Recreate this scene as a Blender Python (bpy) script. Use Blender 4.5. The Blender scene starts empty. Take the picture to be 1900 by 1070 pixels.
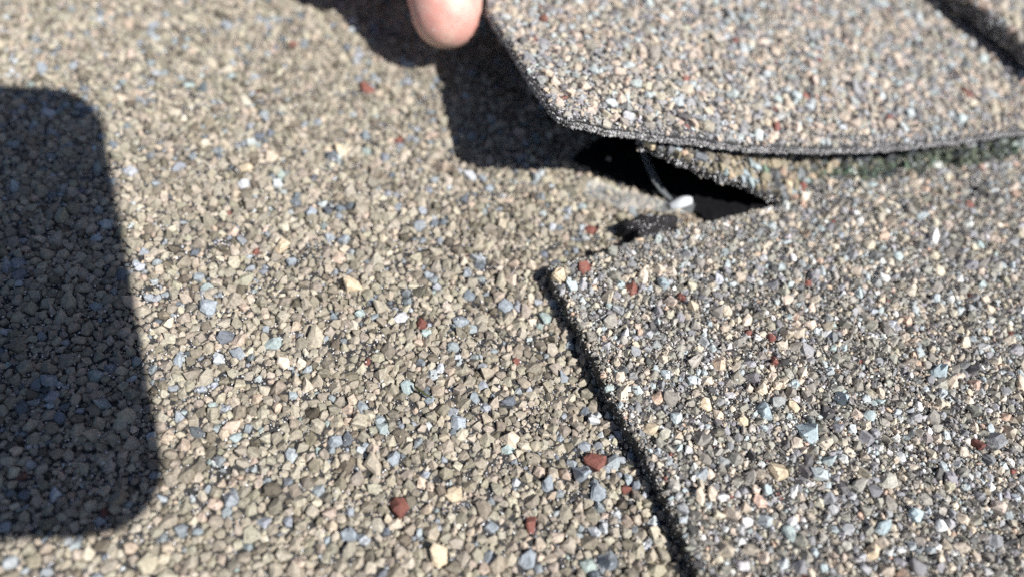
import bpy, math, random
import numpy as np
from mathutils import Vector, Matrix
from mathutils.geometry import delaunay_2d_cdt

U = 0.001                      # everything below is laid out in millimetres
rng = np.random.default_rng(11)
random.seed(5)
scene = bpy.context.scene
col = scene.collection

# ------------------------------------------------------------------ camera
CAM_POS = np.array([0.0, -67.595, 93.037])
FWD = np.array([0.0, 0.587785, -0.809017])
RIGHT = np.array([0.990268, 0.112593, 0.081804])
UP = np.array([-0.139173, 0.801144, 0.582065])
cam_data = bpy.data.cameras.new('camera')
cam = bpy.data.objects.new('camera', cam_data)
col.objects.link(cam)
cam.matrix_world = Matrix((
    (RIGHT[0], UP[0], -FWD[0], CAM_POS[0] * U),
    (RIGHT[1], UP[1], -FWD[1], CAM_POS[1] * U),
    (RIGHT[2], UP[2], -FWD[2], CAM_POS[2] * U),
    (0, 0, 0, 1)))
cam_data.sensor_width = 36.0
cam_data.lens = 18.0 / math.tan(math.radians(33))
cam_data.clip_start = 0.002
cam_data.clip_end = 50.0
cam_data.dof.use_dof = True
cam_data.dof.focus_distance = 0.104
cam_data.dof.aperture_fstop = 9.5
cam_data.dof.aperture_blades = 0
scene.camera = cam

# ------------------------------------------------------------------ sky, sun, exposure
SUN = Vector((0.572676, -0.314036, 0.757247)).normalized()
world = bpy.data.worlds.new('World')
scene.world = world
world.use_nodes = True
wn = world.node_tree
wn.nodes.clear()
sky = wn.nodes.new('ShaderNodeTexSky')
sky.sky_type = 'NISHITA'
sky.sun_disc = False
sky.ozone_density = 4.5
sky.sun_elevation = math.asin(SUN.z)
sky.sun_rotation = math.pi / 2 - math.atan2(SUN.y, SUN.x)
bg = wn.nodes.new('ShaderNodeBackground')
bg.inputs['Strength'].default_value = 0.05
wo = wn.nodes.new('ShaderNodeOutputWorld')
wn.links.new(sky.outputs[0], bg.inputs[0])
wn.links.new(bg.outputs[0], wo.inputs[0])

sl = bpy.data.lights.new('sun', 'SUN')
sl.energy = 5.0
sl.angle = math.radians(0.53)
sl.color = (1.0, 0.975, 0.94)
sun = bpy.data.objects.new('sun', sl)
sun.rotation_mode = 'QUATERNION'
sun.rotation_quaternion = SUN.to_track_quat('Z', 'Y')
sun.location = (0.3, -0.2, 0.6)
col.objects.link(sun)

scene.view_settings.view_transform = 'Standard'
scene.view_settings.look = 'None'
scene.view_settings.exposure = 0.30
scene.view_settings.gamma = 1.0
scene.render.engine = 'CYCLES'
scene.cycles.use_denoising = False

# ------------------------------------------------------------------ small helpers
def project(p):
    v = np.atleast_2d(p) - CAM_POS
    z = v @ FWD
    k = 950.0 / math.tan(math.radians(33))
    return 950 + k * (v @ RIGHT) / z, 535 - k * (v @ UP) / z, z, k / z

def inside(poly, x, y):
    poly = np.asarray(poly)[:, :2]
    c = np.zeros(x.shape, bool)
    n = len(poly)
    for i in range(n):
        x0, y0 = poly[i]
        x1, y1 = poly[(i + 1) % n]
        if y0 == y1:
            continue
        m = ((y0 > y) != (y1 > y)) & (x < (x1 - x0) * (y - y0) / (y1 - y0) + x0)
        c ^= m
    return c

def edge_dist(poly, x, y):
    poly = np.asarray(poly)[:, :2]
    d = np.full(x.shape, 1e9)
    n = len(poly)
    for i in range(n):
        a = poly[i]
        b = poly[(i + 1) % n]
        ab = b - a
        t = np.clip(((x - a[0]) * ab[0] + (y - a[1]) * ab[1]) / (ab @ ab), 0, 1)
        d = np.minimum(d, np.hypot(x - a[0] - t * ab[0], y - a[1] - t * ab[1]))
    return d

def tps(pts):
    """thin-plate surface through (x, y, z) points, slightly relaxed"""
    p = np.asarray(pts, float)
    n = len(p)
    def ker(r2):
        return 0.5 * r2 * np.log(r2 + 1e-9)
    r2 = ((p[:, None, :2] - p[None, :, :2]) ** 2).sum(-1)
    A = np.zeros((n + 3, n + 3))
    A[:n, :n] = ker(r2) + np.eye(n) * 20.0
    A[:n, n] = 1
    A[:n, n + 1:] = p[:, :2]
    A[n:, :n] = A[:n, n:].T
    b = np.zeros(n + 3)
    b[:n] = p[:, 2]
    w = np.linalg.solve(A, b)
    def f(x, y):
        x = np.asarray(x, float)
        y = np.asarray(y, float)
        s = w[n] + w[n + 1] * x + w[n + 2] * y
        for i in range(n):
            s = s + w[i] * ker((x - p[i, 0]) ** 2 + (y - p[i, 1]) ** 2)
        return s
    return f

def wave(seed, scale):
    """cheap smooth 2-D noise, about -1..1"""
    r = np.random.default_rng(seed)
    a = r.uniform(0, 2 * math.pi, 9)
    f = r.uniform(0.6, 1.7, 9) / scale
    ph = r.uniform(0, 6.3, 9)
    def g(x, y):
        s = 0
        for i in range(9):
            s = s + np.sin((x * math.cos(a[i]) + y * math.sin(a[i])) * f[i] * 6.283 + ph[i])
        return s / 3.6
    return g

def srgb(c):
    c = np.asarray(c, float) / 255.0
    return np.where(c <= 0.04045, c / 12.92, ((c + 0.055) / 1.055) ** 2.4)

def mesh_from(name, verts, faces, mat, colors=None, smooth=False):
    """verts Nx3 in mm, faces as an Mx3 / Mx4 array or list"""
    me = bpy.data.meshes.new(name)
    verts = np.asarray(verts, np.float32) * U
    if isinstance(faces, np.ndarray):
        n, k = faces.shape
        me.vertices.add(len(verts))
        me.vertices.foreach_set('co', verts.ravel())
        me.loops.add(n * k)
        me.loops.foreach_set('vertex_index', faces.astype(np.int32).ravel())
        me.polygons.add(n)
        me.polygons.foreach_set('loop_start', np.arange(0, n * k, k, dtype=np.int32))
        me.update(calc_edges=True)
    else:
        me.from_pydata([tuple(map(float, v)) for v in verts], [], faces)
    if colors is not None:
        at = me.attributes.new('tint', 'FLOAT_COLOR', 'POINT')
        c4 = np.ones((len(verts), 4), np.float32)
        c4[:, :3] = colors
        at.data.foreach_set('color', c4.ravel())
    me.polygons.foreach_set('use_smooth', np.full(len(me.polygons), smooth))
    me.materials.append(mat)
    me.update()
    return me

def obj(name, me, parent=None, loc=(0, 0, 0)):
    o = bpy.data.objects.new(name, me)
    col.objects.link(o)
    o.location = Vector(loc) * U
    if parent is not None:
        o.parent = parent
    return o

def thing(name, label, cat, loc, group=None):
    o = bpy.data.objects.new(name, None)
    o.empty_display_size = 0.01
    o.location = Vector(loc) * U
    col.objects.link(o)
    o['label'] = label
    o['category'] = cat
    if group:
        o['group'] = group
    return o

# ------------------------------------------------------------------ materials
def new_mat(name):
    m = bpy.data.materials.new(name)
    m.use_nodes = True
    nt = m.node_tree
    return m, nt, nt.nodes['Principled BSDF']

def add(nt, kind, **kw):
    n = nt.nodes.new(kind)
    for k, v in kw.items():
        setattr(n, k, v)
    return n

def noise(nt, scale, detail=3.0, rough=0.6):
    t = nt.nodes.get('coords') or add(nt, 'ShaderNodeNewGeometry')
    t.name = 'coords'
    n = add(nt, 'ShaderNodeTexNoise')
    n.inputs['Scale'].default_value = scale
    n.inputs['Detail'].default_value = detail
    n.inputs['Roughness'].default_value = rough
    nt.links.new(t.outputs['Position'], n.inputs['Vector'])
    return n

def ramp(nt, src, stops):
    r = add(nt, 'ShaderNodeValToRGB')
    e = r.color_ramp.elements
    while len(e) < len(stops):
        e.new(0.5)
    for i, (p, c) in enumerate(stops):
        e[i].position = p
        e[i].color = (*c, 1) if len(c) == 3 else c
    nt.links.new(src, r.inputs[0])
    return r

def bump(nt, bsdf, src, strength, dist):
    b = add(nt, 'ShaderNodeBump')
    b.inputs['Strength'].default_value = strength
    b.inputs['Distance'].default_value = dist
    nt.links.new(src, b.inputs['Height'])
    nt.links.new(b.outputs[0], bsdf.inputs['Normal'])

def granule_material(name, rough, spec, lo, hi):
    m, nt, b = new_mat(name)
    at = add(nt, 'ShaderNodeAttribute', attribute_name='tint')
    n1 = noise(nt, 2600, 4.0, 0.7)
    r1 = ramp(nt, n1.outputs['Fac'], [(0.3, (lo, lo, lo)), (0.7, (hi, hi * 0.99, hi * 0.97))])
    mul = add(nt, 'ShaderNodeMixRGB', blend_type='MULTIPLY')
    mul.inputs[0].default_value = 1.0
    nt.links.new(at.outputs['Color'], mul.inputs[1])
    nt.links.new(r1.outputs[0], mul.inputs[2])
    nt.links.new(mul.outputs[0], b.inputs['Base Color'])
    b.inputs['Roughness'].default_value = rough
    b.inputs['Specular IOR Level'].default_value = spec
    n2 = noise(nt, 5200, 3.0, 0.65)
    bump(nt, b, n2.outputs['Fac'], 0.55, 0.00012)
    return m

MAT_GRANULE = granule_material('ceramic_granule', 0.72, 0.4, 0.60, 1.26)
MAT_DUST = granule_material('mineral_dust', 0.42, 0.6, 0.85, 1.1)

def bitumen_material():
    m, nt, b = new_mat('bitumen')
    n1 = noise(nt, 1400, 5.0, 0.7)
    r1 = ramp(nt, n1.outputs['Fac'], [(0.3, (0.016, 0.016, 0.017)), (0.6, (0.05, 0.049, 0.05)), (0.8, (0.16, 0.156, 0.155))])
    nt.links.new(r1.outputs[0], b.inputs['Base Color'])
    b.inputs['Roughness'].default_value = 0.55
    n2 = noise(nt, 3600, 4.0, 0.7)
    bump(nt, b, n2.outputs['Fac'], 0.8, 0.0003)
    return m
MAT_BITUMEN = bitumen_material()

def slit_shade_material():  # near-black colour that stands in for shade in the slit
    m, nt, b = new_mat('slit_shade')
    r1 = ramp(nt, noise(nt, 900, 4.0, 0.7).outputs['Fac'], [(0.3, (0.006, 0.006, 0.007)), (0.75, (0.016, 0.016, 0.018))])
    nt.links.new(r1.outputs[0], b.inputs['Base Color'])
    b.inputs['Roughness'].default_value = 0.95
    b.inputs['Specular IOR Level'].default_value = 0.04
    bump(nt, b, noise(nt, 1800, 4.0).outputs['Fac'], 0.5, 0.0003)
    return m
MAT_SLIT_SHADE = slit_shade_material()

def deck_material():
    m, nt, b = new_mat('roof_felt')
    n1 = noise(nt, 300, 5.0, 0.6)
    r1 = ramp(nt, n1.outputs['Fac'], [(0.3, (0.02, 0.02, 0.021)), (0.75, (0.06, 0.058, 0.055))])
    nt.links.new(r1.outputs[0], b.inputs['Base Color'])
    b.inputs['Roughness'].default_value = 0.85
    bump(nt, b, n1.outputs['Fac'], 0.5, 0.001)
    return m
MAT_FELT = deck_material()

# ------------------------------------------------------------------ outlines and surfaces (mm)
BASE_POLY = [(-150, -95), (135, -95), (135, 150), (-150, 150)]
TAB_POLY = [(4.7, 2.6), (6.0, -0.6), (7.8, -3.8), (10.0, -8.2), (12.0, -11.9), (14.2, -16.4), (16.7, -20.7), (19.1, -24.6), (21.2, -28.7),
            (23.7, -34.2), (25.9, -39.0), (29.2, -46.0), (35.8, -60), (48, -88), (128, -88), (128, 95), (100, 80), (60, 52), (46, 34), (40.6, 21.8),
            (35.8, 19.1), (29.5, 16.0), (23.8, 13.3), (19.0, 10.9), (14.9, 8.3), (11.3, 6.0), (7.9, 4.1)]
FLAP_POLY = [(15.9, 20.4), (18.2, 20.6), (20.5, 20.0), (23.2, 19.7), (25.8, 19.1), (27.6, 19.6), (29.4, 19.4), (31.8, 20.3), (34.1, 20.6), (37.0, 21.0),
             (39.6, 21.9), (44.0, 23.6), (49, 26.5), (58, 31), (60, 50), (30, 50), (14.5, 32)]
LIFT_POLY = [(-10.6, 76), (-10.6, 60), (-10.8, 50), (-10.6, 45.5), (-8.2, 40), (-5.1, 32.9), (-2.0, 25.8), (0.5, 20.4), (2.0, 17.3), (3.0, 15.9), (4.6, 15.5), (6.5, 16.0), (9.3, 16.8),
             (13.0, 18.1), (16.9, 19.5), (23.5, 21.4), (30.0, 23.3), (37.0, 25.4), (44.0, 27.6), (53.5, 31.0), (63.6, 34.7), (74.0, 39.0),
             (84.7, 43.6), (96, 49.0), (107.9, 55.2), (128, 66), (128, 150), (-10.6, 150)]
TOP_POLY = [(62, 92), (68.8, 80.3), (73.0, 72.4), (78.2, 66.0), (82.3, 61.4), (86.2, 56.3), (94, 46), (128, 52), (128, 140), (62, 140)]

w1, w2, w3, w4 = wave(1, 38), wave(2, 9), wave(3, 17), wave(4, 30)
w_pocket, w_blue = wave(91, 7), wave(92, 16)
def z_base(x, y): return 0.05 + 0.18 * w1(x, y) + 0.06 * w2(x, y)
def z_tab(x, y): return 3.35 + 0.16 * w3(x, y) + 0.07 * w2(x + 40, y)
lift_s = tps([(-10.6, 60, 13.2), (-11, 46.9, 14.3), (-5.5, 32.9, 16.9), (0.1, 19.4, 19.6), (3.7, 15.6, 20.2), (9.3, 16.8, 18.2), (16.9, 19.5, 16.0),
              (30, 23.3, 13.0), (44, 27.6, 10.5), (63.6, 34.7, 8.8), (84.7, 43.6, 7.9), (107.9, 55.2, 7.5), (128, 66, 7.4),
              (15.3, 33.7, 16), (6.3, 43.3, 15.4), (44.1, 42.8, 11), (44.9, 61.4, 11.5), (73.8, 75, 9.5), (87.5, 61.2, 8), (128, 100, 8), (0, 90, 13.5), (60, 110, 11), (110, 130, 9)])
def z_lift(x, y): return lift_s(x, y) - 0.3 + 0.10 * w4(x, y) + 0.06 * w2(x - 30, y)
flap_s = tps([(15.9, 20.4, 12.8), (20.5, 20, 12.2), (25.8, 19.1, 10.8), (29.4, 19.4, 9.8), (34.1, 20.6, 8.0), (39.6, 21.9, 4.4), (46, 24.5, 3.0), (50, 27, 2.6), (58, 31, 2.4),
              (26.1, 24.5, 10.2), (44.7, 29, 4.4), (55, 36, 3.2), (14.5, 32, 14.2), (30, 40, 11), (60, 50, 3.2)])
def z_flap(x, y): return np.minimum(flap_s(x, y), lift_s(x, y) - 2.2) - 0.3 + 0.12 * w2(x, y + 9)
def z_top(x, y): return lift_s(x, y) + 4.6 + 0.10 * w4(x, y)

def ragged(poly, step, amp, seed):
    """resample an outline every `step` mm with small uneven bites"""
    r = np.random.default_rng(seed)
    out = []
    n = len(poly)
    for i in range(n):
        a = np.array(poly[i], float)
        b = np.array(poly[(i + 1) % n], float)
        L = np.linalg.norm(b - a)
        k = max(1, int(L / step)) if L < 60 else int(L / 6) + 1
        nx = np.array([-(b - a)[1], (b - a)[0]]) / L
        for j in range(k):
            p = a + (b - a) * j / k
            out.append(p + nx * (r.normal(0, amp) + amp * 0.8 * math.sin(p[0] * 1.9 + p[1] * 1.3)) if L < 60 else p)
    return np.array(out)

def slab(poly, ztop, thick, grid, rim, seed):
    """solid sheet: rounded rim, gently uneven top, real thickness"""
    r = np.random.default_rng(seed)
    n = len(poly)
    lo, hi = poly.min(0), poly.max(0)
    gx, gy = np.meshgrid(np.arange(lo[0], hi[0], grid), np.arange(lo[1], hi[1], grid))
    px, py = gx.ravel() + r.uniform(-.3, .3, gx.size) * grid, gy.ravel() + r.uniform(-.3, .3, gx.size) * grid
    keep = inside(poly, px, py)
    px, py = px[keep], py[keep]
    d = edge_dist(poly, px, py)
    keep = d > grid * 0.45
    px, py = px[keep], py[keep]
    pts = [Vector(p) for p in poly] + [Vector((a, b)) for a, b in zip(px, py)]
    vs, es, fs, ov, oe, of = delaunay_2d_cdt(pts, [(i, (i + 1) % n) for i in range(n)], [], 1, 1e-5)
    v = np.array([[a.x, a.y] for a in vs])
    d = edge_dist(poly, v[:, 0], v[:, 1])
    zt = ztop(v[:, 0], v[:, 1])
    drop = np.where(d < rim, (1 - d / rim) ** 2 * rim * 0.55, 0)
    m = len(v)
    top = np.c_[v, zt - drop + r.normal(0, 0.04, m)]
    bot = np.c_[v, zt - thick]
    F = [tuple(f) for f in fs]
    cnt = {}
    for f in F:
        for i in range(len(f)):
            e = (f[i], f[(i + 1) % len(f)])
            cnt[e] = 1
    border = [e for e in cnt if (e[1], e[0]) not in cnt]
    faces = list(F) + [tuple(m + i for i in reversed(f)) for f in F]
    # side wall with a middle ring so that the edge is uneven
    mid = {}
    extra = []
    for a, b in border:
        for q in (a, b):
            if q not in mid:
                mid[q] = 2 * m + len(extra)
                t = r.uniform(0.35, 0.65)
                extra.append(top[q] * t + bot[q] * (1 - t) + np.array([r.normal(0, .12), r.normal(0, .12), 0]))
        faces.append((b, a, mid[a], mid[b]))
        faces.append((mid[b], mid[a], m + a, m + b))
    return np.vstack([top, bot, np.array(extra).reshape(-1, 3)]), faces

# ------------------------------------------------------------------ granules
def scatter(poly, zone, classes, seed, inset, density_mask=None, pack=0.86, fixed=()):
    """dart throwing from large to small; returns x, y, R"""
    r = np.random.default_rng(seed)
    x0, y0, x1, y1 = zone
    cell = 2.2
    G = {}
    X, Y, R = [], [], []
    area = (x1 - x0) * (y1 - y0)
    for a, b, c, _ in fixed:
        G.setdefault((int(a // cell), int(b // cell)), []).append((a, b, c))
        X.append(a); Y.append(b); R.append(c)
    for rmin, rmax, per_mm2 in classes:
        n = int(area * per_mm2)
        cx = r.uniform(x0, x1, n)
        cy = r.uniform(y0, y1, n)
        cr = r.uniform(rmin, rmax, n)
        ok = inside(poly, cx, cy)
        if inset > 0:
            ok &= edge_dist(poly, cx, cy) > inset * cr
        if density_mask is not None:
            ok[ok] = density_mask(cx[ok], cy[ok], cr[ok], r)
        if X:
            taken = occupancy(zone, X, Y, (np.array(R) + rmin) * pack - 0.1, 1.0, 0.12)
            ok[ok] = ~taken(cx[ok], cy[ok])
        for a, b, c in zip(cx[ok].tolist(), cy[ok].tolist(), cr[ok].tolist()):
            ia, ib = int(a // cell), int(b // cell)
            good = True
            for i in (ia - 1, ia, ia + 1):
                for j in (ib - 1, ib, ib + 1):
                    for (p, q, s) in G.get((i, j), ()):
                        dd = pack * (c + s)
                        if (p - a) * (p - a) + (q - b) * (q - b) < dd * dd:
                            good = False
                            break
                    if not good:
                        break
                if not good:
                    break
            if good:
                G.setdefault((ia, ib), []).append((a, b, c))
                X.append(a); Y.append(b); R.append(c)
    return np.array(X), np.array(Y), np.array(R)

def neighbours(X, Y, reach, kmax):
    """index table of near neighbours (-1 padded)"""
    cell = reach
    G = {}
    ix, iy = np.floor(X / cell).astype(int), np.floor(Y / cell).astype(int)
    for i, k in enumerate(zip(ix.tolist(), iy.tolist())):
        G.setdefault(k, []).append(i)
    G = {k: np.array(v) for k, v in G.items()}
    N = np.full((len(X), kmax), -1, int)
    for (a, b), own in G.items():
        c = np.concatenate([G[(i, j)] for i in (a - 1, a, a + 1) for j in (b - 1, b, b + 1) if (i, j) in G])
        d = (X[own][:, None] - X[c]) ** 2 + (Y[own][:, None] - Y[c]) ** 2
        o = np.argsort(d, 1)[:, 1:kmax + 1]
        N[own, :o.shape[1]] = c[o]
    return N

def stones(X, Y, R, N, K, style, zfun, seed):
    """angular crushed stones, wedged against and over their neighbours.  returns verts (n, V, 3) and the face table of one stone"""
    gap, spread, tall, sink, over, steep, tilt, long = style
    r = np.random.default_rng(seed)
    n = len(X)
    ang = (np.arange(K)[None, :] + r.uniform(-.42, .42, (n, K))) * 2 * math.pi / K + r.uniform(0, 6.3, (n, 1))
    ax = r.uniform(0, math.pi, (n, 1))
    lim = R[:, None] * spread * (1 + long * r.uniform(0.2, 1.0, (n, 1)) * np.cos(2 * (ang - ax)))
    for k in range(5):          # broken straight faces
        c = np.cos(ang - r.uniform(0, 6.3, (n, 1)))
        cut = R[:, None] * spread * r.uniform(0.55, 1.15, (n, 1))
        lim = np.minimum(lim, np.where(c > 0.05, cut / np.maximum(c, 0.05), 1e9))
    proud = r.uniform(0, 1, n) ** 1.5
    for k in range(N.shape[1]):
        j = N[:, k]
        ok = j >= 0
        jj = np.where(ok, j, 0)
        dx, dy = X[jj] - X, Y[jj] - Y
        d = np.hypot(dx, dy) + 1e-9
        wgt = (d * d + R ** 2 - R[jj] ** 2) / (2 * d) - gap * r.uniform(0, 1, n)
        wgt = np.maximum(wgt, 0.3 * R) * (1 + over * proud)
        c = np.cos(ang - np.arctan2(dy, dx)[:, None])
        lim = np.minimum(lim, np.where((c > 0.05) & ok[:, None], wgt[:, None] / np.maximum(c, 0.05), 1e9))
    h = R * tall * r.uniform(0.6, 1.25, n)
    M = 3
    tx, ty = r.normal(0, tilt, (2, n, 1))
    fa = r.uniform(0, 6.3, (n, M))
    fs = r.uniform(0.6, steep + 0.8, (n, M))
    fo = r.uniform(0.05, 0.75, (n, M))
    V = []
    for t in (None, 0.98, 0.70):
        rad = lim * (1.0 if t is None else t)
        ux, uy = np.cos(ang) * rad, np.sin(ang) * rad
        if t is None:
            z = np.full((n, K), -sink)
        else:
            un, vn = ux / R[:, None], uy / R[:, None]
            z = 1.0 + tx * un + ty * vn
            for m in range(M):
                s = un * np.cos(fa[:, m:m + 1]) + vn * np.sin(fa[:, m:m + 1])
                z = np.minimum(z, 1.0 - fs[:, m:m + 1] * (s - fo[:, m:m + 1]))
            z = z + r.normal(0, 0.06, (n, K))
            if t > 0.9:
                z = z - r.uniform(0.0, 0.2, (n, K))
            z = np.maximum(z, 0.0 if t > 0.9 else 0.25) * h[:, None]
        V.append(np.stack([X[:, None] + ux, Y[:, None] + uy, z], -1))
    ox, oy = r.normal(0, .18, (2, n)) * R
    V.append(np.stack([X + ox, Y + oy, h * (1.02 + (tx[:, 0] * ox + ty[:, 0] * oy) / R)], -1)[:, None, :])
    V = np.concatenate(V, 1)
    V[..., 2] += ((proud - 0.4) * 0.45 * over * h)[:, None]
    V[..., 2] += zfun(V[..., 0].ravel(), V[..., 1].ravel()).reshape(V.shape[:2])
    F = []
    for q in range(2):
        for i in range(K):
            a, b = q * K + i, q * K + (i + 1) % K
            F += [(a, b, b + K), (a, b + K, a + K)]
    for i in range(K):
        F.append((2 * K + i, 2 * K + (i + 1) % K, 3 * K))
    return V, np.array(F)

def palette(n, table, seed, fixed=()):
    r = np.random.default_rng(seed)
    w = np.array([t[0] for t in table], float)
    pick = r.choice(len(table), n, p=w / w.sum())
    base = srgb(np.array([t[1] for t in table]))[pick]
    var = np.array([t[2] for t in table])[pick]
    out = base * np.exp(r.normal(0, 1, (n, 1)) * var[:, None]) * np.exp(r.normal(0, 0.018, (n, 3)))
    for i, q in enumerate(fixed):
        out[i] = srgb(q[3]) * math.exp(r.normal(0, .08))
    return np.clip(out, 0.01, 0.92)

PAL_BASE = [(50, (178, 169, 153), .16), (22, (157, 149, 134), .17), (6, (122, 114, 101), .2), (8, (158, 165, 171), .13), (2.5, (194, 199, 203), .08),
            (3, (118, 125, 133), .18), (4, (198, 181, 164), .10), (0.1, (134, 92, 82), .12), (0.8, (168, 181, 179), .1)]
PAL_TAB = [(19, (218, 204, 186), .10), (36, (165, 161, 152), .18), (10, (194, 204, 207), .08), (22, (162, 162, 165), .2), (9, (194, 185, 168), .14),
           (5, (108, 106, 106), .25), (2.5, (214, 186, 166), .10), (0.4, (146, 94, 85), .12), (7, (236, 236, 234), .05)]
PAL_LIFT = [(25, (206, 191, 175), .10), (32, (172, 165, 154), .15), (11, (190, 199, 200), .10), (17, (165, 165, 167), .15), (9, (186, 176, 160), .13),
            (4, (124, 121, 122), .2), (2, (206, 184, 168), .10), (0.8, (150, 104, 95), .12)]
PAL_FLAP = [(26, (170, 158, 136), .16), (24, (140, 133, 118), .2), (9, (168, 182, 184), .12), (12, (128, 132, 136), .2), (4, (122, 146, 126), .14),
            (4, (196, 172, 150), .12), (1.2, (136, 88, 78), .12), (10, (88, 89, 90), .25)]
PAL_RIM = [(56, (176, 174, 175), .14), (20, (216, 215, 216), .06), (24, (132, 130, 131), .2)]
PAL_TABDUST = [(38, (174, 169, 162), .16), (16, (228, 226, 222), .06), (26, (138, 134, 128), .2), (7, (78, 75, 74), .25), (16, (198, 184, 165), .13)]
PAL_DUST = [(34, (188, 186, 187), .16), (26, (236, 236, 238), .05), (20, (132, 130, 131), .25), (10, (72, 70, 71), .3), (10, (206, 193, 175), .13)]
RED, BLUE, CREAM = (136, 88, 78), (160, 168, 176), (222, 204, 176)
BASE_FIXED = [(x, y, q, RED) for x, y, q in [(13.1, -25.3, 1.16), (-9.8, -34.4, 1.09), (-11.8, -8.4, 0.82), (6.1, -34.3, 0.84), (17.5, -28.4, 0.67), (-17.8, -15.6, 0.5), (1.9, -12.0, 0.51), (10.8, 13.1, 0.92), (-29.6, 37.7, 0.93), (-21.9, 26.7, 0.71), (-37.6, 0.0, 0.55)]] \
    + [(x, y, q * 0.85, BLUE) for x, y, q in [(11.6, -27.2, 1.28), (7.8, -29.2, 1.0), (-35.0, -16.9, 1.07), (-6.5, -7.1, 1.21), (-19.3, -27.4, 1.14), (-11.7, -28.4, 1.2), (-14.9, -38.7, 1.19), (-41.1, -10.5, 1.26), (-56.6, -24.6, 1.02), (1.5, -35.3, 1.09), (6.2, -38.6, 1.38), (14.0, -29.6, 1.19), (-32.2, -0.8, 1.01), (6.2, -1.9, 0.93), (-0.4, -3.5, 1.15), (-4.5, -22.5, 1.24), (15.7, -37.6, 1.26)]] \
    + [(x, y, q, CREAM) for x, y, q in [(-34.3, 1.4, 1.02), (-22.6, -3.4, 1.08), (-3.4, -31.8, 1.11), (-4.0, -39.7, 1.24), (-44.2, 16.0, 1.18), (-30.4, 22.4, 0.96)]]
FLAP_FIXED = [(17.3, 21.1, 0.95, (206, 190, 160)), (44.2, 25.4, 0.9, RED), (41.6, 25.0, 0.8, CREAM)]
TAB_FIXED = [(x, y, q, RED) for x, y, q in [(10.0, 2.9, 1.09), (16.9, 0.2, 0.92), (24.1, 0.1, 0.61), (36.6, -8.5, 0.73), (33.4, -4.4, 0.52), (42.8, 5.7, 0.55)]] \
    + [(x, y, q, CREAM) for x, y, q in [(6.4, 0.8, 1.1), (35.8, -24.5, 1.27), (27.0, -16.6, 0.91), (38.8, -15.1, 0.99), (19.8, -21.2, 0.95), (46.3, -33.0, 0.95), (31.9, -18.2, 0.84)]] \
    + [(x, y, q, (184, 200, 206)) for x, y, q in [(40.2, -18.6, 1.31), (45.2, -12.7, 1.07), (59.4, -6.8, 0.96), (34.8, -16.5, 0.98), (52.4, -27.9, 0.92), (21.3, 2.0, 1.01), (34.3, -27.4, 0.66), (48.0, -30.1, 0.84)]]

def dust(px, py, pz, size, seed):
    """tiny eight-sided grains"""
    r = np.random.default_rng(seed)
    n = len(px)
    D = np.array([(1, 0, 0), (-.5, .87, 0), (-.5, -.87, 0), (0, 0, 1), (0, 0, -1)], float)
    A = r.normal(0, 1, (n, 3, 3))
    Q, _ = np.linalg.qr(A)
    s = size[:, None] * r.uniform(0.6, 1.15, (n, 3))
    V = (D[None] * s[:, None, :]) * r.uniform(0.75, 1.15, (n, 5, 1))
    V = V @ Q
    V += np.stack([px, py, pz], -1)[:, None, :]
    F = np.array([(0, 1, 3), (1, 2, 3), (2, 0, 3), (1, 0, 4), (2, 1, 4), (0, 2, 4)])
    return V, F

def merge(V, F):
    n, v, _ = V.shape
    return V.reshape(-1, 3), (F[None] + (np.arange(n) * v)[:, None, None]).reshape(-1, 3)

def occupancy(zone, X, Y, R, f=0.85, res=0.2):
    x0, y0, x1, y1 = zone
    nx, ny = int((x1 - x0) / res) + 2, int((y1 - y0) / res) + 2
    M = np.zeros((nx, ny), bool)
    for a, b, c in zip(X, Y, R):
        c = c * f
        i0, i1 = max(0, int((a - c - x0) / res)), min(nx, int((a + c - x0) / res) + 1)
        j0, j1 = max(0, int((b - c - y0) / res)), min(ny, int((b + c - y0) / res) + 1)
        if i1 <= i0 or j1 <= j0:
            continue
        gi = x0 + (np.arange(i0, i1) + .5) * res - a
        gj = y0 + (np.arange(j0, j1) + .5) * res - b
        M[i0:i1, j0:j1] |= (gi[:, None] ** 2 + gj[None] ** 2) < c * c
    def f_(x, y):
        return M[np.clip(((x - x0) / res).astype(int), 0, nx - 1), np.clip(((y - y0) / res).astype(int), 0, ny - 1)]
    return f_

PIX = {}
for nm, poly, zf in (('lift', LIFT_POLY, z_lift), ('tab', TAB_POLY, z_tab), ('flap', FLAP_POLY, z_flap), ('top', TOP_POLY, z_top)):
    p = ragged(poly, 2.0, 0.0, 0)
    a, b, _, _ = project(np.c_[p, zf(p[:, 0], p[:, 1])])
    PIX[nm] = np.c_[a, b]

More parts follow.
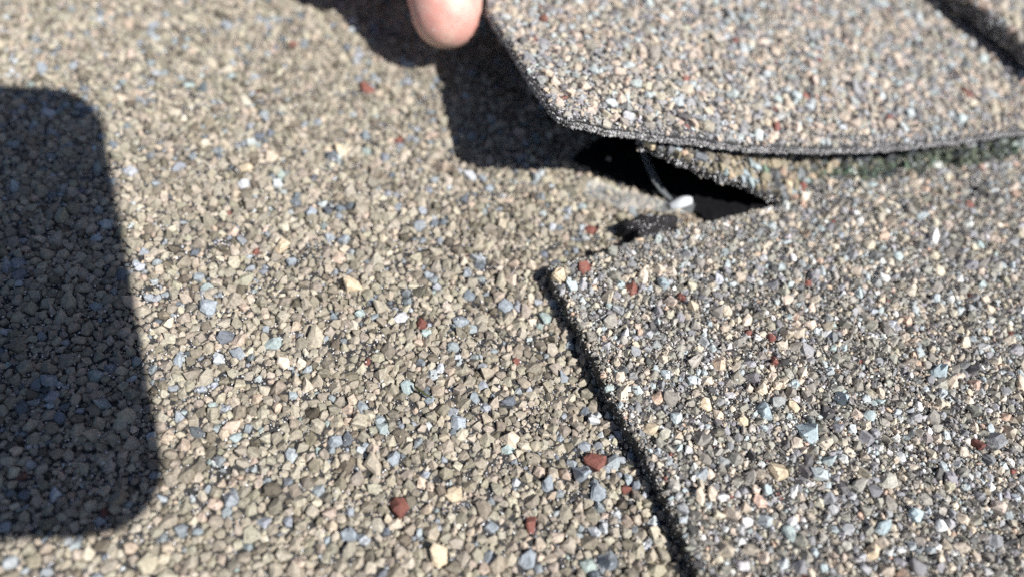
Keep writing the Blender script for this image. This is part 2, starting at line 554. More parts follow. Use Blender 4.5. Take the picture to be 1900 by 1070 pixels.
def lay(root, origin, name_bed, X, Y, R, N, zf, tint, covered, style, seed, single=300, K=6, bed_parent=None):
    """the stones of one shingle: those that show largest as granule parts, the rest as one bed"""
    par = bed_parent or root
    px, py, pz, sc = project(np.c_[X, Y, zf(X, Y)])
    inframe = (px > -30) & (px < 1930) & (py > -30) & (py < 1100)
    vis = (px > 8) & (px < 1892) & (py > 8) & (py < 1062)
    for c in covered:
        vis &= ~inside(PIX[c], px, py)
    V, F = stones(X, Y, R, N, K, style, zf, seed)
    score = np.where(vis, R * sc, -1)
    order = np.argsort(-score)
    chosen = [i for i in order[:single] if score[i] > 0]
    flag = np.zeros(len(X), bool)
    flag[chosen] = True
    for i in chosen:
        c = np.array([X[i], Y[i], float(zf(X[i:i + 1], Y[i:i + 1])[0])])
        me = mesh_from('granule', V[i] - c, F, MAT_GRANULE, np.repeat(tint[i:i + 1], V.shape[1], 0))
        obj('granule', me, par, c - origin)
    near = inframe & ~flag
    vv, ff = merge(V[near], F)
    cc = np.repeat(tint[near], V.shape[1], 0)
    far = ~inframe
    if far.sum():
        V2, F2 = stones(X, Y, R, N, 5, style, zf, seed + 1)
        v2, f2 = merge(V2[far], F2)
        cc = np.vstack([cc, np.repeat(tint[far], V2.shape[1], 0)])
        ff = np.vstack([ff, f2 + len(vv)])
        vv = np.vstack([vv, v2])
    o = obj(name_bed, mesh_from(name_bed, vv, ff, MAT_GRANULE, cc), par, -np.array(origin))
    o['kind'] = 'stuff'

def grit(root, origin, V, F, tint):
    v, f = merge(V, F)
    o = obj('mineral_dust', mesh_from('mineral_dust', v, f, MAT_DUST, np.repeat(tint, V.shape[1], 0)), root, -np.array(origin))
    o['kind'] = 'stuff'

def top_grit(poly, zone, per_mm2, occ, zf, rim_extra, seed, smin=.09, smax=.26, rim_w=3.0, lift_by=0.0):
    r = np.random.default_rng(seed)
    x0, y0, x1, y1 = zone
    n = int((x1 - x0) * (y1 - y0) * per_mm2 * (1 + rim_extra))
    x, y = r.uniform(x0, x1, n), r.uniform(y0, y1, n)
    a, b, _, _ = project(np.c_[x, y, zf(x, y)])
    ok = (a > -80) & (a < 1980) & (b > -80) & (b < 1150)
    x, y = x[ok], y[ok]
    ok = inside(poly, x, y)
    x, y = x[ok], y[ok]
    d = edge_dist(poly, x, y)
    p = (1 + rim_extra * np.exp(-d / rim_w)) / (1 + rim_extra)
    ok = (r.uniform(0, 1, len(x)) < p) & (~occ(x, y) | (r.uniform(0, 1, len(x)) < 0.03))
    x, y, d = x[ok], y[ok], d[ok]
    s = r.uniform(smin, smax, len(x)) * r.uniform(0.6, 1.2, len(x))
    drop = np.where(d < 1.2, (1 - d / 1.2) ** 2 * 0.66, 0)
    z = zf(x, y) - drop + s * r.uniform(0.1, 0.8, len(x)) + lift_by * r.uniform(0, 1, len(x)) + np.where(occ(x, y), 0.6, 0)
    return x, y, z, s

def side_grit(poly, zf, thick, per_mm, sel, seed):
    r = np.random.default_rng(seed)
    X = []
    n = len(poly)
    for i in range(n):
        a, b = poly[i], poly[(i + 1) % n]
        if not sel(0.5 * (a + b)):
            continue
        L = np.linalg.norm(b - a)
        k = r.poisson(L * per_mm * thick)
        t = r.uniform(0, 1, k)
        nx = np.array([(b - a)[1], -(b - a)[0]]) / max(L, 1e-6)
        q = a[None] + t[:, None] * (b - a)[None] + nx[None] * r.uniform(-.05, .12, (k, 1))
        f = r.uniform(0.0, 0.92, k)
        z = zf(q[:, 0], q[:, 1]) - 0.5 - f * (thick - 0.5)
        X.append(np.c_[q, z])
    X = np.vstack(X)
    return X[:, 0], X[:, 1], X[:, 2], r.uniform(.1, .27, len(X))

# ------------------------------------------------------------------ the setting: roof deck
me = mesh_from('roof', [(-3000, -3000, -4.2), (3000, -3000, -4.2), (3000, 3000, -4.2), (-3000, 3000, -4.2)], [(0, 1, 2, 3)], MAT_FELT)
o = obj('roof', me)
o['kind'] = 'structure'

GROUP = 'overlapping roof shingles'

# ------------------------------------------------------------------ lower shingle
org = np.array([-20.0, 0.0, -4.0])
shingle = thing('roof_shingle', 'lowest shingle of tan and blue-grey granules, crossed by the rounded phone shadow', 'shingle', org, GROUP)
P = np.array(BASE_POLY, float)
v, f = slab(P, z_base, 3.6, 4.0, 1.2, 1)
obj('asphalt_mat', mesh_from('asphalt_mat', v, f, MAT_BITUMEN), shingle, -org)
zone = (-146, -90, 112, 138)
TABN = np.array(TAB_POLY)
def base_mask(x, y, c, r):
    # leave out what lies well under the flat shingle, and far corners nobody sees
    hid = inside(TABN, x, y) & (edge_dist(TABN, x, y) > 4)
    a, b, _, _ = project(np.c_[x, y, 0 * x])
    keep = (a > -160) & (a < 2060) & (b > -120) & (b < 1200)
    keep |= (a > -700) & (a < 2200) & (b > -260) & (b < 1900) & (c > 0.45)
    pocket = (w_pocket(x, y) > 0.85) & (c > 0.34)
    return ~hid & keep & ~pocket
X, Y, R = scatter(BASE_POLY, zone, [(0.8, 1.05, 0.06), (0.6, 0.8, 0.8), (0.45, 0.6, 2.6), (0.32, 0.45, 4.4), (0.2, 0.3, 3.2)], 21, 0, base_mask, 0.80, BASE_FIXED)
NB = neighbours(X, Y, 3.4, 16)
tint = palette(len(X), PAL_BASE, 31, BASE_FIXED)
# the blue-grey stones come in loose clusters
swap = (tint[:, 2] > tint[:, 0]) & (w_blue(X, Y) < -0.1) & (rng.uniform(0, 1, len(X)) < 0.6)
swap[:len(BASE_FIXED)] = False
tint[swap] = palette(int(swap.sum()), PAL_BASE[:3], 36)
lay(shingle, org, 'granule_bed', X, Y, R, NB, z_base, tint, ('lift', 'tab', 'flap', 'top'), (0.03, 1.6, 1.0, 0.4, 0.50, 1.8, 0.42, 0.55), 41)
occ = occupancy(zone, X, Y, R, 0.95)
gx, gy, gz, gs = top_grit(P, zone, 6.0, occ, z_base, 0.0, 51, .09, .22, lift_by=0.3)
V, F = dust(gx, gy, gz, gs, 61)
grit(shingle, org, V, F, palette(len(gx), PAL_DUST, 71))

PS = ragged([(7.0, 27.5), (12.0, 25.0), (16.5, 23.6), (21.0, 22.2), (24.5, 20.6), (27.5, 19.6), (29.0, 17.6), (33, 18.6), (40, 21.5), (46, 28), (46, 38), (30, 38), (12, 34)], 0.6, 0.2, 14)  # black strip added to keep the shadow wedge in the slit dark and unbroken
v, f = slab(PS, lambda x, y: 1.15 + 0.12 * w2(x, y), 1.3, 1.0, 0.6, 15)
o = obj('slit_shade_strip', mesh_from('slit_shade_strip', v, f, MAT_SLIT_SHADE), shingle, -org)
o['label'] = 'black strip added to deepen the shade inside the slit'

# ------------------------------------------------------------------ flat shingle with the cut corner, and its torn flap
org = np.array([50.0, 0.0, 0.6])
shingle2 = thing('roof_shingle', 'flat gritty grey and cream shingle with pointed corner, below the torn slit', 'shingle', org, GROUP)
P = ragged(TAB_POLY, 0.6, 0.11, 3)
v, f = slab(P, z_tab, 3.0, 1.5, 0.8, 2)
obj('asphalt_mat', mesh_from('asphalt_mat', v, f, MAT_BITUMEN), shingle2, -org)
zone = (2, -74, 112, 70)
def tab_mask(x, y, c, r):
    a, b, _, _ = project(np.c_[x, y, 0 * x + 3])
    d = edge_dist(TABN, x, y)
    bare = (r.uniform(0, 1, len(x)) < np.clip(0.25 + d / 3.2, 0, 1)) | (c < 0.5)
    patch = (w2(x * 0.8 + 13, y * 0.8) > -0.55) | (c < 0.28) | (r.uniform(0, 1, len(x)) < .22)
    return (a < 2200) & ((b < 1200) | ((b < 1750) & (c > 0.36))) & bare & patch
X, Y, R = scatter(P, zone, [(0.8, 1.05, 0.05), (0.56, 0.8, 0.4), (0.4, 0.56, 1.7), (0.26, 0.4, 4.0), (0.17, 0.26, 4.0)], 22, 0.95, tab_mask, 0.84, TAB_FIXED)
NB = neighbours(X, Y, 2.8, 16)
tint = palette(len(X), PAL_TAB, 32, TAB_FIXED)
algae_shade = (edge_dist(np.array(LIFT_POLY), X, Y) < 2.3 + 0.9 * w2(X, Y)) & (X > 41) & (rng.uniform(0, 1, len(X)) < .93)  # granules along the lifted edge: algae green, with the edge's shade painted in
tint[algae_shade] = palette(int(algae_shade.sum()), [(6, (92, 99, 84), .25), (2, (114, 138, 118), .2), (3, (84, 88, 92), .25), (2, (170, 180, 176), .15)], 37)
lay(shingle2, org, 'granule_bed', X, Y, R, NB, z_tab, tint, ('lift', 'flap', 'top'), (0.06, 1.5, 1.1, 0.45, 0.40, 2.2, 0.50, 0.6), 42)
occ = occupancy(zone, X, Y, R, 0.9)
gx, gy, gz, gs = top_grit(P, zone, 16.0, occ, z_tab, 1.4, 52, .08, .24, rim_w=1.6, lift_by=0.35)
sx, sy, sz, ss = side_grit(P, z_tab, 3.0, 2.5, lambda q: q[0] < 42 and q[1] > -62, 82)
gx, gy, gz, gs = [np.concatenate(t) for t in ((gx, sx), (gy, sy), (gz, sz), (gs, ss))]
V, F = dust(gx, gy, gz, gs, 62)
gt = palette(len(gx), PAL_TABDUST, 72)
algae_shade = (edge_dist(np.array(LIFT_POLY), gx, gy) < 2.2 + 0.9 * w2(gx, gy)) & (gx > 41) & (rng.uniform(0, 1, len(gx)) < .9)  # grit there recoloured too: algae tone plus painted shade below the lift
gt[algae_shade] = palette(int(algae_shade.sum()), [(6, (84, 90, 79), .25), (2, (108, 126, 110), .2), (1, (170, 176, 172), .1)], 38)
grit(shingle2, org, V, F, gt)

PF = ragged(FLAP_POLY, 0.6, 0.2, 4)
v, f = slab(PF, z_flap, 1.8, 1.2, 0.8, 5)
flap = obj('torn_flap', mesh_from('torn_flap', v, f, MAT_BITUMEN), shingle2, -org)
flap['label'] = 'raised torn strip above the dark slit'
zone = (12, 18, 62, 52)
X, Y, R = scatter(PF, zone, [(0.85, 1.1, 0.08), (0.62, 0.85, 0.5), (0.42, 0.62, 1.8), (0.25, 0.42, 4.0)], 23, 0.5, None, 0.84, FLAP_FIXED)
NB = neighbours(X, Y, 2.8, 14)
tint = palette(len(X), PAL_FLAP, 33, FLAP_FIXED)
lay(shingle2, np.zeros(3), 'flap_granule_bed', X, Y, R, NB, z_flap, tint, ('lift', 'top'), (0.04, 1.45, 1.0, 0.45, 0.40, 1.9, 0.40, 0.45), 43, single=120, bed_parent=flap)
occ = occupancy(zone, X, Y, R, 0.9)
gx, gy, gz, gs = top_grit(PF, zone, 6.0, occ, z_flap, 0.8, 53)
sx, sy, sz, ss = side_grit(PF, z_flap, 1.8, 5.0, lambda q: q[1] < 30 and q[0] < 50, 83)
gx, gy, gz, gs = [np.concatenate(t) for t in ((gx, sx), (gy, sy), (gz, sz), (gs, ss))]
V, F = dust(gx, gy, gz, gs, 63)
grit(flap, np.zeros(3), V, F, palette(len(gx), PAL_DUST, 73))

# ------------------------------------------------------------------ lifted shingle
org = np.array([60.0, 60.0, 4.0])
shingle3 = thing('roof_shingle', 'large curled-up shingle whose raised corner the fingertip lifts', 'shingle', org, GROUP)
P = ragged(LIFT_POLY, 0.7, 0.10, 6)
v, f = slab(P, z_lift, 1.6, 1.8, 0.55, 7)
obj('asphalt_mat', mesh_from('asphalt_mat', v, f, MAT_BITUMEN), shingle3, -org)
zone = (-24, 14, 116, 118)
LN = np.array(LIFT_POLY)
def lift_mask(x, y, c, r):
    a, b, _, _ = project(np.c_[x, y, z_lift(x, y)])
    d = edge_dist(LN, x, y)
    bare = (r.uniform(0, 1, len(x)) < np.clip(0.05 + d / 4.0, 0, 1)) | ((c < 0.34) & (r.uniform(0, 1, len(x)) < .6))
    return (a > -200) & (a < 2150) & (b > -240) & bare
X, Y, R = scatter(P, zone, [(0.8, 1.05, 0.07), (0.58, 0.8, 0.5), (0.4, 0.58, 2.0), (0.26, 0.4, 4.0)], 24, 0.95, lift_mask, 0.83)
NB = neighbours(X, Y, 2.9, 16)
tint = palette(len(X), PAL_LIFT, 34)
lay(shingle3, org, 'granule_bed', X, Y, R, NB, z_lift, tint, ('top',), (0.04, 1.5, 0.85, 0.45, 0.42, 1.8, 0.40, 0.55), 44)
occ = occupancy(zone, X, Y, R, 0.9)
gx, gy, gz, gs = top_grit(P, zone, 6.0, occ, z_lift, 4.0, 54, .1, .27, rim_w=1.3)
sx, sy, sz, ss = side_grit(P, z_lift, 1.6, 26.0, lambda q: q[1] < 70, 84)
gx, gy, gz, gs = [np.concatenate(t) for t in ((gx, sx), (gy, sy), (gz, sz), (gs, ss))]
V, F = dust(gx, gy, gz, gs, 64)
grit(shingle3, org, V, F, np.vstack([np.where((edge_dist(LN, gx, gy)[:-len(sx)] < 2.5)[:, None], palette(len(gx) - len(sx), PAL_RIM, 77), palette(len(gx) - len(sx), PAL_DUST, 74)), palette(len(sx), PAL_RIM, 76)]))

# ------------------------------------------------------------------ uppermost shingle
org = np.array([95.0, 90.0, 12.0])
shingle4 = thing('roof_shingle', 'uppermost shingle showing only a corner behind the dark diagonal gap', 'shingle', org, GROUP)
P = ragged(TOP_POLY, 0.8, 0.16, 8)
v, f = slab(P, z_top, 3.0, 2.2, 1.2, 9)
obj('asphalt_mat', mesh_from('asphalt_mat', v, f, MAT_BITUMEN), shingle4, -org)
zone = (60, 44, 122, 120)
X, Y, R = scatter(P, zone, [(0.9, 1.2, 0.07), (0.66, 0.9, 0.45), (0.45, 0.66, 1.7), (0.28, 0.45, 3.4)], 25, 0.6, None, 0.83)
NB = neighbours(X, Y, 2.9, 16)
tint = palette(len(X), PAL_LIFT, 35)
lay(shingle4, org, 'granule_bed', X, Y, R, NB, z_top, tint, (), (0.04, 1.45, 1.0, 0.45, 0.40, 1.9, 0.40, 0.45), 45, single=300)
occ = occupancy(zone, X, Y, R, 0.9)
gx, gy, gz, gs = top_grit(P, zone, 4.0, occ, z_top, 1.5, 55, .1, .28)
sx, sy, sz, ss = side_grit(P, z_top, 3.0, 8.0, lambda q: q[0] < 95, 85)
gx, gy, gz, gs = [np.concatenate(t) for t in ((gx, sx), (gy, sy), (gz, sz), (gs, ss))]
V, F = dust(gx, gy, gz, gs, 65)
grit(shingle4, org, V, F, palette(len(gx), PAL_DUST, 75))

# ------------------------------------------------------------------ tar spot
def tar_spot():
    m, nt, b = new_mat('tar')
    n1 = noise(nt, 1800, 4.0)
    r1 = ramp(nt, n1.outputs['Fac'], [(0.35, (0.010, 0.009, 0.010)), (0.75, (0.04, 0.036, 0.037))])
    nt.links.new(r1.outputs[0], b.inputs['Base Color'])
    b.inputs['Roughness'].default_value = 0.88
    bump(nt, b, noise(nt, 2600, 4.0).outputs['Fac'], 0.6, 0.0002)
    org = np.array([19.4, 13.0, 0.2])
    root = thing('tar_spot', 'small black tar spot with white specks beside the plastic film', 'tar spot', org)
    K, J = 40, 9
    vs = [(0, 0, 3.5)]
    r = np.random.default_rng(9)
    a = np.arange(K) / K * 2 * math.pi
    edge = 1 + 0.20 * np.sin(3 * a + 1) + 0.15 * np.sin(5 * a + .3) + 0.10 * np.sin(8 * a) + r.normal(0, .06, K)
    for j in range(1, J + 1):
        t = j / J
        for k in range(K):
            x, y = 3.9 * edge[k] * t * math.cos(a[k]), 2.5 * edge[k] * t * math.sin(a[k])
            ca, sa = math.cos(.38), math.sin(.38)
            z = (3.5 + 0.12 * x) * (1 - t ** 12) + 0.16 * math.sin(x * 2.3) * math.cos(y * 3.1) * (1 - t) - (0.3 if j == J else 0) + r.normal(0, .035)
            vs.append((x * ca - y * sa, x * sa + y * ca, z))
    fs = [(0, 1 + k, 1 + (k + 1) % K) for k in range(K)]
    for j in range(J - 1):
        for k in range(K):
            p, q = 1 + j * K + k, 1 + j * K + (k + 1) % K
            fs.append((p, p + K, q + K, q))
    obj('tar_body', mesh_from('tar_body', np.array(vs), fs, m, smooth=True), root)
    n = 70
    t, an = np.sqrt(r.uniform(0, .85, n)), r.uniform(0, 6.3, n)
    x, y = 3.9 * t * np.cos(an), 2.2 * t * np.sin(an)
    z = (3.5 + 0.12 * x) * (1 - t ** 12) + 0.10
    ca, sa = math.cos(.38), math.sin(.38)
    V, F = dust(x * ca - y * sa, x * sa + y * ca, z, r.uniform(.08, .17, n), 12)
    v, f = merge(V, F)
    o = obj('mineral_dust', mesh_from('mineral_dust', v, f, MAT_DUST, np.repeat(palette(n, PAL_DUST[:2], 5), 5, 0)), root)
    o['kind'] = 'stuff'
tar_spot()

# ------------------------------------------------------------------ a scrap of green stem
def stem_scrap():
    m, nt, b = new_mat('dry_stem')
    r1 = ramp(nt, noise(nt, 900, 3.0).outputs['Fac'], [(0.3, (0.035, 0.04, 0.012)), (0.7, (0.09, 0.10, 0.035))])
    nt.links.new(r1.outputs[0], b.inputs['Base Color'])
    b.inputs['Roughness'].default_value = 0.6
    pts = [(-10.9, -18.7, 1.5), (-10.3, -19.2, 1.6), (-9.6, -19.6, 1.62), (-8.9, -19.9, 1.55), (-8.3, -20.1, 1.45)]
    vs, fs = [], []
    for k, p in enumerate(pts):
        q = np.array(pts[min(k + 1, 4)]) - np.array(pts[max(k - 1, 0)])
        q /= np.linalg.norm(q)
        a = np.cross(q, (0, 0, 1.0))
        c = np.cross(a, q)
        rad = (0.10, 0.16, 0.18, 0.17, 0.09)[k]
        for i in range(6):
            t = i * math.pi / 3
            vs.append(np.array(p) - np.array(pts[2]) + (a * math.cos(t) + c * math.sin(t)) * rad)
    for k in range(4):
        for i in range(6):
            fs.append((k * 6 + i, k * 6 + (i + 1) % 6, k * 6 + 6 + (i + 1) % 6, k * 6 + 6 + i))
    fs += [tuple(reversed(range(6))), tuple(24 + i for i in range(6))]
    o = obj('stem_scrap', mesh_from('stem_scrap', np.array(vs), fs, m, smooth=True), None, pts[2])
    o['label'] = 'tiny dark olive plant stem lying on the tan granules'
    o['category'] = 'stem'
stem_scrap()

# ------------------------------------------------------------------ clear plastic film with a curled end
def plastic_film():
    m, nt, b = new_mat('clear_film')
    b.inputs['Base Color'].default_value = (0.86, 0.9, 0.92, 1)
    b.inputs['Roughness'].default_value = 0.28
    b.inputs['IOR'].default_value = 1.45
    b.inputs['Alpha'].default_value = 0.10
    bump(nt, b, noise(nt, 700, 3.0).outputs['Fac'], 0.5, 0.0004)
    m2, nt2, b2 = new_mat('milky_film')
    b2.inputs['Base Color'].default_value = (0.80, 0.86, 0.90, 1)
    b2.inputs['Roughness'].default_value = 0.3
    b2.inputs['Alpha'].default_value = 0.09
    org = np.array([22.0, 19.0, 0.8])
    root = thing('plastic_film', 'clear crumpled plastic film with a white curled end inside the slit', 'plastic film', org)
    r = np.random.default_rng(3)
    # flat crumpled sheet lying on the granules
    nu, nv = 30, 14
    A, B = np.array([9.6, 21.6]), np.array([27.0, 20.0])
    vs, fs = [], []
    g = wave(77, 6)
    for i in range(nu):
        u = i / (nu - 1)
        base = A * (1 - u) + B * u
        wd = 4.6 * (0.55 + 0.45 * math.sin(math.pi * min(1, u * 1.25 + .12))) * (1 + .12 * math.sin(u * 19))
        for j in range(nv):
            w = j / (nv - 1) - 0.62
            x, y = base[0] + 0.25 * w * wd, base[1] + w * wd - 1.0 * math.sin(math.pi * u)
            z = 1.25 + 0.25 * float(g(x, y)) + (0.5 if j == 0 else 0) * (0.5 + 0.5 * math.sin(u * 14)) - (0.25 if j == nv - 1 else 0)
            vs.append((x, y, z))
    for i in range(nu - 1):
        for j in range(nv - 1):
            p = i * nv + j
            fs.append((p, p + nv, p + nv + 1, p + 1))
    me = mesh_from('film_sheet', np.array(vs) - org, fs, m, smooth=True)
    o = obj('film_sheet', me, root)
    md = o.modifiers.new('thickness', 'SOLIDIFY')
    md.thickness = 0.00006
    # strand: narrow ribbon hanging from the flap down to the sheet, ending in a curl
    path = [(16.8, 25.5, 8.0, 1.0), (17.8, 24.6, 6.2, 1.1), (18.9, 23.6, 4.9, 1.1), (20.2, 22.4, 3.6, 1.1), (21.4, 21.4, 2.7, 0.9),
            (22.4, 20.7, 2.2, 0.7), (23.2, 20.2, 1.9, 0.5)]
    p = np.array(path)
    t = np.linspace(0, len(p) - 1, 60)
    i0 = np.clip(t.astype(int), 0, len(p) - 2)
    fr = (t - i0)[:, None]
    fr = fr * fr * (3 - 2 * fr) * .5 + fr * .5
    q = p[i0] * (1 - fr) + p[i0 + 1] * fr
    for _ in range(4):
        q[1:-1] = (q[:-2] + 2 * q[1:-1] + q[2:]) / 4
    vs, fs = [], []
    M = 5
    for k in range(60):
        tg = q[min(k + 1, 59), :3] - q[max(k - 1, 0), :3]
        tg /= np.linalg.norm(tg)
        sd = np.cross(tg, (0.25, 0.1, 1.0))
        sd /= np.linalg.norm(sd)
        nm = np.cross(sd, tg)
        for a in range(M):
            w = a / (M - 1) * 2 - 1
            vs.append(q[k, :3] + sd * w * q[k, 3] * 0.8 + nm * 0.25 * (1 - w * w))
    for k in range(59):
        for a in range(M - 1):
            s = k * M + a
            fs.append((s, s + 1, s + M + 1, s + M))
    o = obj('film_strand', mesh_from('film_strand', np.array(vs) - org, fs, m2, smooth=True), root)
    md = o.modifiers.new('thickness', 'SOLIDIFY')
    md.thickness = 0.0001
    # bright folded end of the strand
    m3, nt3, b3 = new_mat('white_film')
    b3.inputs['Base Color'].default_value = (0.84, 0.88, 0.91, 1)
    b3.inputs['Roughness'].default_value = 0.25
    b3.inputs['Alpha'].default_value = 0.8
    vs, fs = [], []
    nu, nv = 18, 9
    for i in range(nu):
        u = i / (nu - 1)
        half = 0.2 + 0.75 * math.sin(math.pi * min(1, 0.12 + 0.8 * u)) ** 0.8
        cx, cy, cz = 22.9 + 3.5 * u, 19.3 + 1.1 * u * u + 0.3 * u, 1.6 + 1.1 * math.sin(u * 2.4)
        for j in range(nv):
            w = j / (nv - 1) * 2 - 1
            vs.append((cx - 0.25 * w, cy + half * w, cz - 0.45 * w * w + 0.3 * w * u))
    for i in range(nu - 1):
        for j in range(nv - 1):
            p = i * nv + j
            fs.append((p, p + nv, p + nv + 1, p + 1))
    o = obj('film_curl', mesh_from('film_curl', np.array(vs) - org, fs, m3, smooth=True), root)
    md = o.modifiers.new('thickness', 'SOLIDIFY')
    md.thickness = 0.0002
plastic_film()

# ------------------------------------------------------------------ the hand that lifts the shingle
def skin_material():
    m, nt, b = new_mat('skin')
    n1 = noise(nt, 95, 5.0, 0.6)
    r1 = ramp(nt, n1.outputs['Fac'], [(0.3, (0.66, 0.27, 0.23)), (0.46, (0.79, 0.45, 0.38)), (0.56, (0.82, 0.56, 0.46)), (0.7, (0.80, 0.60, 0.42))])
    nt.links.new(r1.outputs[0], b.inputs['Base Color'])
    b.inputs['Roughness'].default_value = 0.5
    b.inputs['Specular IOR Level'].default_value = 0.4
    b.inputs['Subsurface Weight'].default_value = 0.35
    b.inputs['Subsurface Radius'].default_value = (1.0, 0.35, 0.2)
    b.inputs['Subsurface Scale'].default_value = 0.0016
    wv = add(nt, 'ShaderNodeTexWave')
    wv.inputs['Scale'].default_value = 800
    wv.inputs['Distortion'].default_value = 6.0
    wv.inputs['Detail'].default_value = 1.0
    wv.inputs['Detail Scale'].default_value = 0.6
    nt.links.new(nt.nodes['coords'].outputs['Position'], wv.inputs['Vector'])
    bump(nt, b, wv.outputs['Fac'], 0.12, 0.0001)
    return m

def loft(points, K=20):
    """tapered rounded limb through (x, y, z, r); both ends closed with domes"""
    p = np.array(points, float)
    seg = np.r_[0, np.cumsum(np.linalg.norm(np.diff(p[:, :3], axis=0), axis=1))]
    L = seg[-1]
    s = np.unique(np.r_[np.linspace(0, L, int(L / 1.6) + 2)])
    c = np.stack([np.interp(s, seg, p[:, i]) for i in range(4)], 1)
    for _ in range(6):
        c[1:-1] = (c[:-2] + 2 * c[1:-1] + c[2:]) / 4
    def dome(c0, c1, r):
        d = c0[:3] - c1[:3]
        d /= np.linalg.norm(d)
        return [np.r_[c0[:3] + d * r * math.sin(a), r * math.cos(a)] for a in np.linspace(0.15, 1.5, 8)]
    head = dome(c[0], c[1], c[0, 3])[::-1]
    tail = dome(c[-1], c[-2], c[-1, 3])
    c = np.vstack([head, c, tail])
    vs, fs = [], []
    ref = np.array([1.0, 0, 0])
    for k in range(len(c)):
        tg = c[min(k + 1, len(c) - 1), :3] - c[max(k - 1, 0), :3]
        tg /= np.linalg.norm(tg)
        a = ref - tg * (ref @ tg)
        a /= np.linalg.norm(a)
        b = np.cross(tg, a)
        for i in range(K):
            th = 2 * math.pi * i / K
            vs.append(c[k, :3] + (a * math.cos(th) + b * math.sin(th) * 0.93) * c[k, 3])
    for k in range(len(c) - 1):
        for i in range(K):
            fs.append((k * K + i, k * K + (i + 1) % K, (k + 1) * K + (i + 1) % K, (k + 1) * K + i))
    fs.append(tuple(reversed(range(K))))
    fs.append(tuple((len(c) - 1) * K + i for i in range(K)))
    return np.array(vs), fs

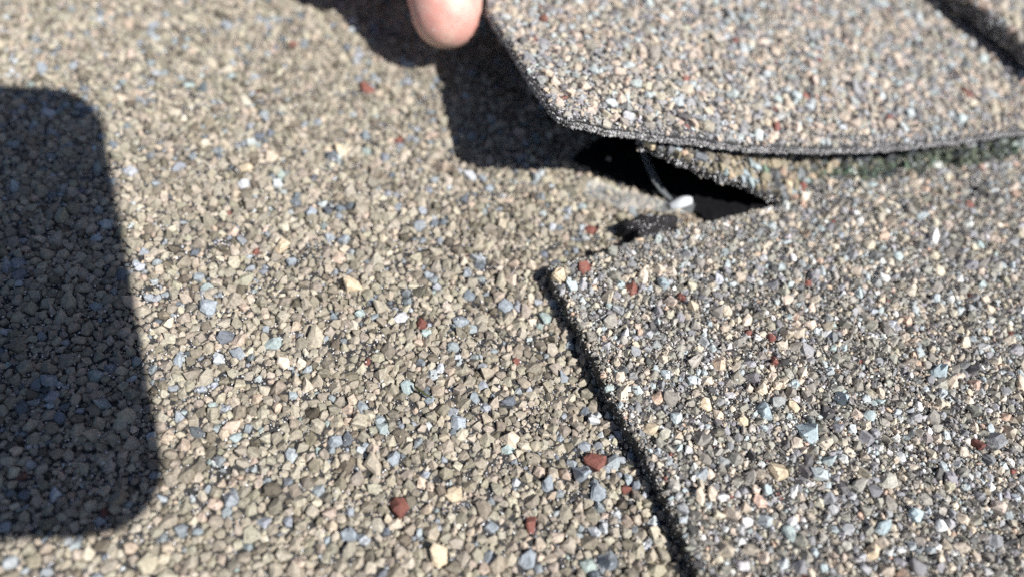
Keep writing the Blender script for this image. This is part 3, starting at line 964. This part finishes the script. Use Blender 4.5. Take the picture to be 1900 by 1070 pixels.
def hand():
    limbs = [
        # index finger, pad up, under the shingle's edge
        [(-17.4, 46.4, 11.7, 6.1), (-18.4, 50.0, 14.6, 7.0), (-20.2, 55, 20, 7.3), (-22, 63, 27.5, 7.2), (-23.5, 72, 34, 7.4), (-25, 87, 43, 8.2), (-26, 104, 50, 8.6), (-24, 120, 64, 10.5)],
        # middle finger folded beside it
        [(-32.6, 57.2, 17.6, 6.4), (-35.5, 63, 22, 7.2), (-39, 80, 33, 7.6), (-43, 92, 46, 8.4), (-45, 104, 58, 8.8), (-43, 121, 70, 10.5)],
        # ring finger
        [(-54, 74, 36, 5.8), (-55, 80, 40, 6.8), (-57, 90, 47, 7.4), (-61, 103, 58, 8.0), (-62, 122, 74, 10)],
        # little finger
        [(-70, 86, 46, 5.0), (-71, 92, 51, 5.8), (-73, 100, 58, 6.4), (-76, 110, 68, 7.0), (-77, 124, 78, 9)],
        # thumb pressing on top of the shingle
        [(-1, 73, 22.5, 6.6), (0, 79, 26, 8.2), (2, 90, 37, 8.8), (3, 104, 50, 9.6), (-4, 122, 64, 12), (-16, 142, 76, 15)],
        # palm and wrist
        [(-26, 118, 63, 11), (-28, 145, 80, 15), (-34, 175, 96, 17)],
        [(-44, 119, 69, 11), (-42, 145, 83, 15), (-40, 175, 97, 18)],
        [(-61, 120, 73, 10.5), (-55, 146, 85, 14), (-46, 176, 98, 17)],
        [(-75, 122, 77, 9.5), (-66, 148, 87, 12.5), (-50, 178, 99, 16)],
        [(-40, 165, 93, 20), (-38, 200, 108, 22), (-34, 260, 130, 26)],
    ]
    vs, fs, k = [], [], 0
    for l in limbs:
        v, f = loft(l)
        vs.append(v)
        fs += [tuple(i + k for i in q) for q in f]
        k += len(v)
    mat = skin_material()
    me = mesh_from('hand_form', np.vstack(vs), fs, mat, smooth=True)
    tmp = bpy.data.objects.new('hand_form', me)
    col.objects.link(tmp)
    md = tmp.modifiers.new('skin', 'REMESH')
    md.mode = 'VOXEL'
    md.voxel_size = 0.0012
    md.use_smooth_shade = True
    ms = tmp.modifiers.new('relax', 'SMOOTH')
    ms.factor = 0.5
    ms.iterations = 4
    dg = bpy.context.evaluated_depsgraph_get()
    dg.update()
    res = bpy.data.meshes.new_from_object(tmp.evaluated_get(dg))
    bpy.data.objects.remove(tmp)
    res.name = 'hand'
    if not res.materials:
        res.materials.append(mat)
    res.polygons.foreach_set('use_smooth', np.ones(len(res.polygons), bool))
    o = obj('hand', res)
    o['label'] = 'bare hand with pink fingertip pushing up the curled shingle edge'
    o['category'] = 'hand'
    # a few grains of grit stuck to the fingertip
    r = np.random.default_rng(8)
    n = 26
    a, e = r.uniform(3.6, 6.0, n), r.uniform(0.0, 0.75, n)
    q = np.c_[np.cos(a) * np.cos(e), np.sin(a) * np.cos(e), np.sin(e)] * 6.05 + np.array([-17.4, 46.0, 11.6])
    V, F = dust(q[:, 0], q[:, 1], q[:, 2], r.uniform(.07, .15, n), 9)
    v, f = merge(V, F)
    g = obj('mineral_dust', mesh_from('mineral_dust', v, f, MAT_DUST, np.repeat(palette(n, PAL_DUST[:3], 6), 5, 0)), o)
    g['kind'] = 'stuff'
hand()

# ------------------------------------------------------------------ the phone that takes the picture, seen only by its shadow
def phone():
    m, nt, b = new_mat('phone_back')
    b.inputs['Base Color'].default_value = (0.02, 0.02, 0.022, 1)
    b.inputs['Roughness'].default_value = 0.45
    mg, ntg, bg_ = new_mat('lens_glass')
    bg_.inputs['Base Color'].default_value = (0.005, 0.005, 0.008, 1)
    bg_.inputs['Roughness'].default_value = 0.05
    x0, x1, y0, y1 = -118.0, 31.2, -15.0, 51.8
    root = thing('phone', 'dark phone held over the roof, casting the rounded shadow at the photo edge', 'phone', CAM_POS)
    def rounded(x0, x1, y0, y1, r, z0, z1, bev):
        ring = []
        for cx, cy, a0 in ((x1 - r, y1 - r, 0), (x0 + r, y1 - r, 90), (x0 + r, y0 + r, 180), (x1 - r, y0 + r, 270)):
            for a in np.linspace(a0, a0 + 90, 9):
                ring.append((cx, cy, math.cos(math.radians(a)), math.sin(math.radians(a))))
        vs, fs = [], []
        lv = [(z0, r - bev), (z0 + bev * .3, r - bev * .3), (z0 + bev, r), (z1 - bev, r), (z1 - bev * .3, r - bev * .3), (z1, r - bev)]
        for z, q in lv:
            for cx, cy, c, s in ring:
                vs.append(RIGHT * (cx + c * q) + UP * (cy + s * q) - FWD * z)
        n = len(ring)
        for k in range(len(lv) - 1):
            for i in range(n):
                fs.append((k * n + i, k * n + (i + 1) % n, (k + 1) * n + (i + 1) % n, (k + 1) * n + i))
        fs.append(tuple(reversed(range(n))))
        fs.append(tuple((len(lv) - 1) * n + i for i in range(n)))
        return np.array(vs), fs
    v, f = rounded(x0, x1, y0, y1, 8.5, 2.0, 9.6, 1.6)
    obj('body', mesh_from('body', v, f, m), root)
    for cy in (0.0, 17.0, 34.0):
        v, f = rounded(-6, 6, cy - 6, cy + 6, 5.99, 1.2, 2.4, 0.3)
        obj('lens', mesh_from('lens', v, f, mg), root)
phone()
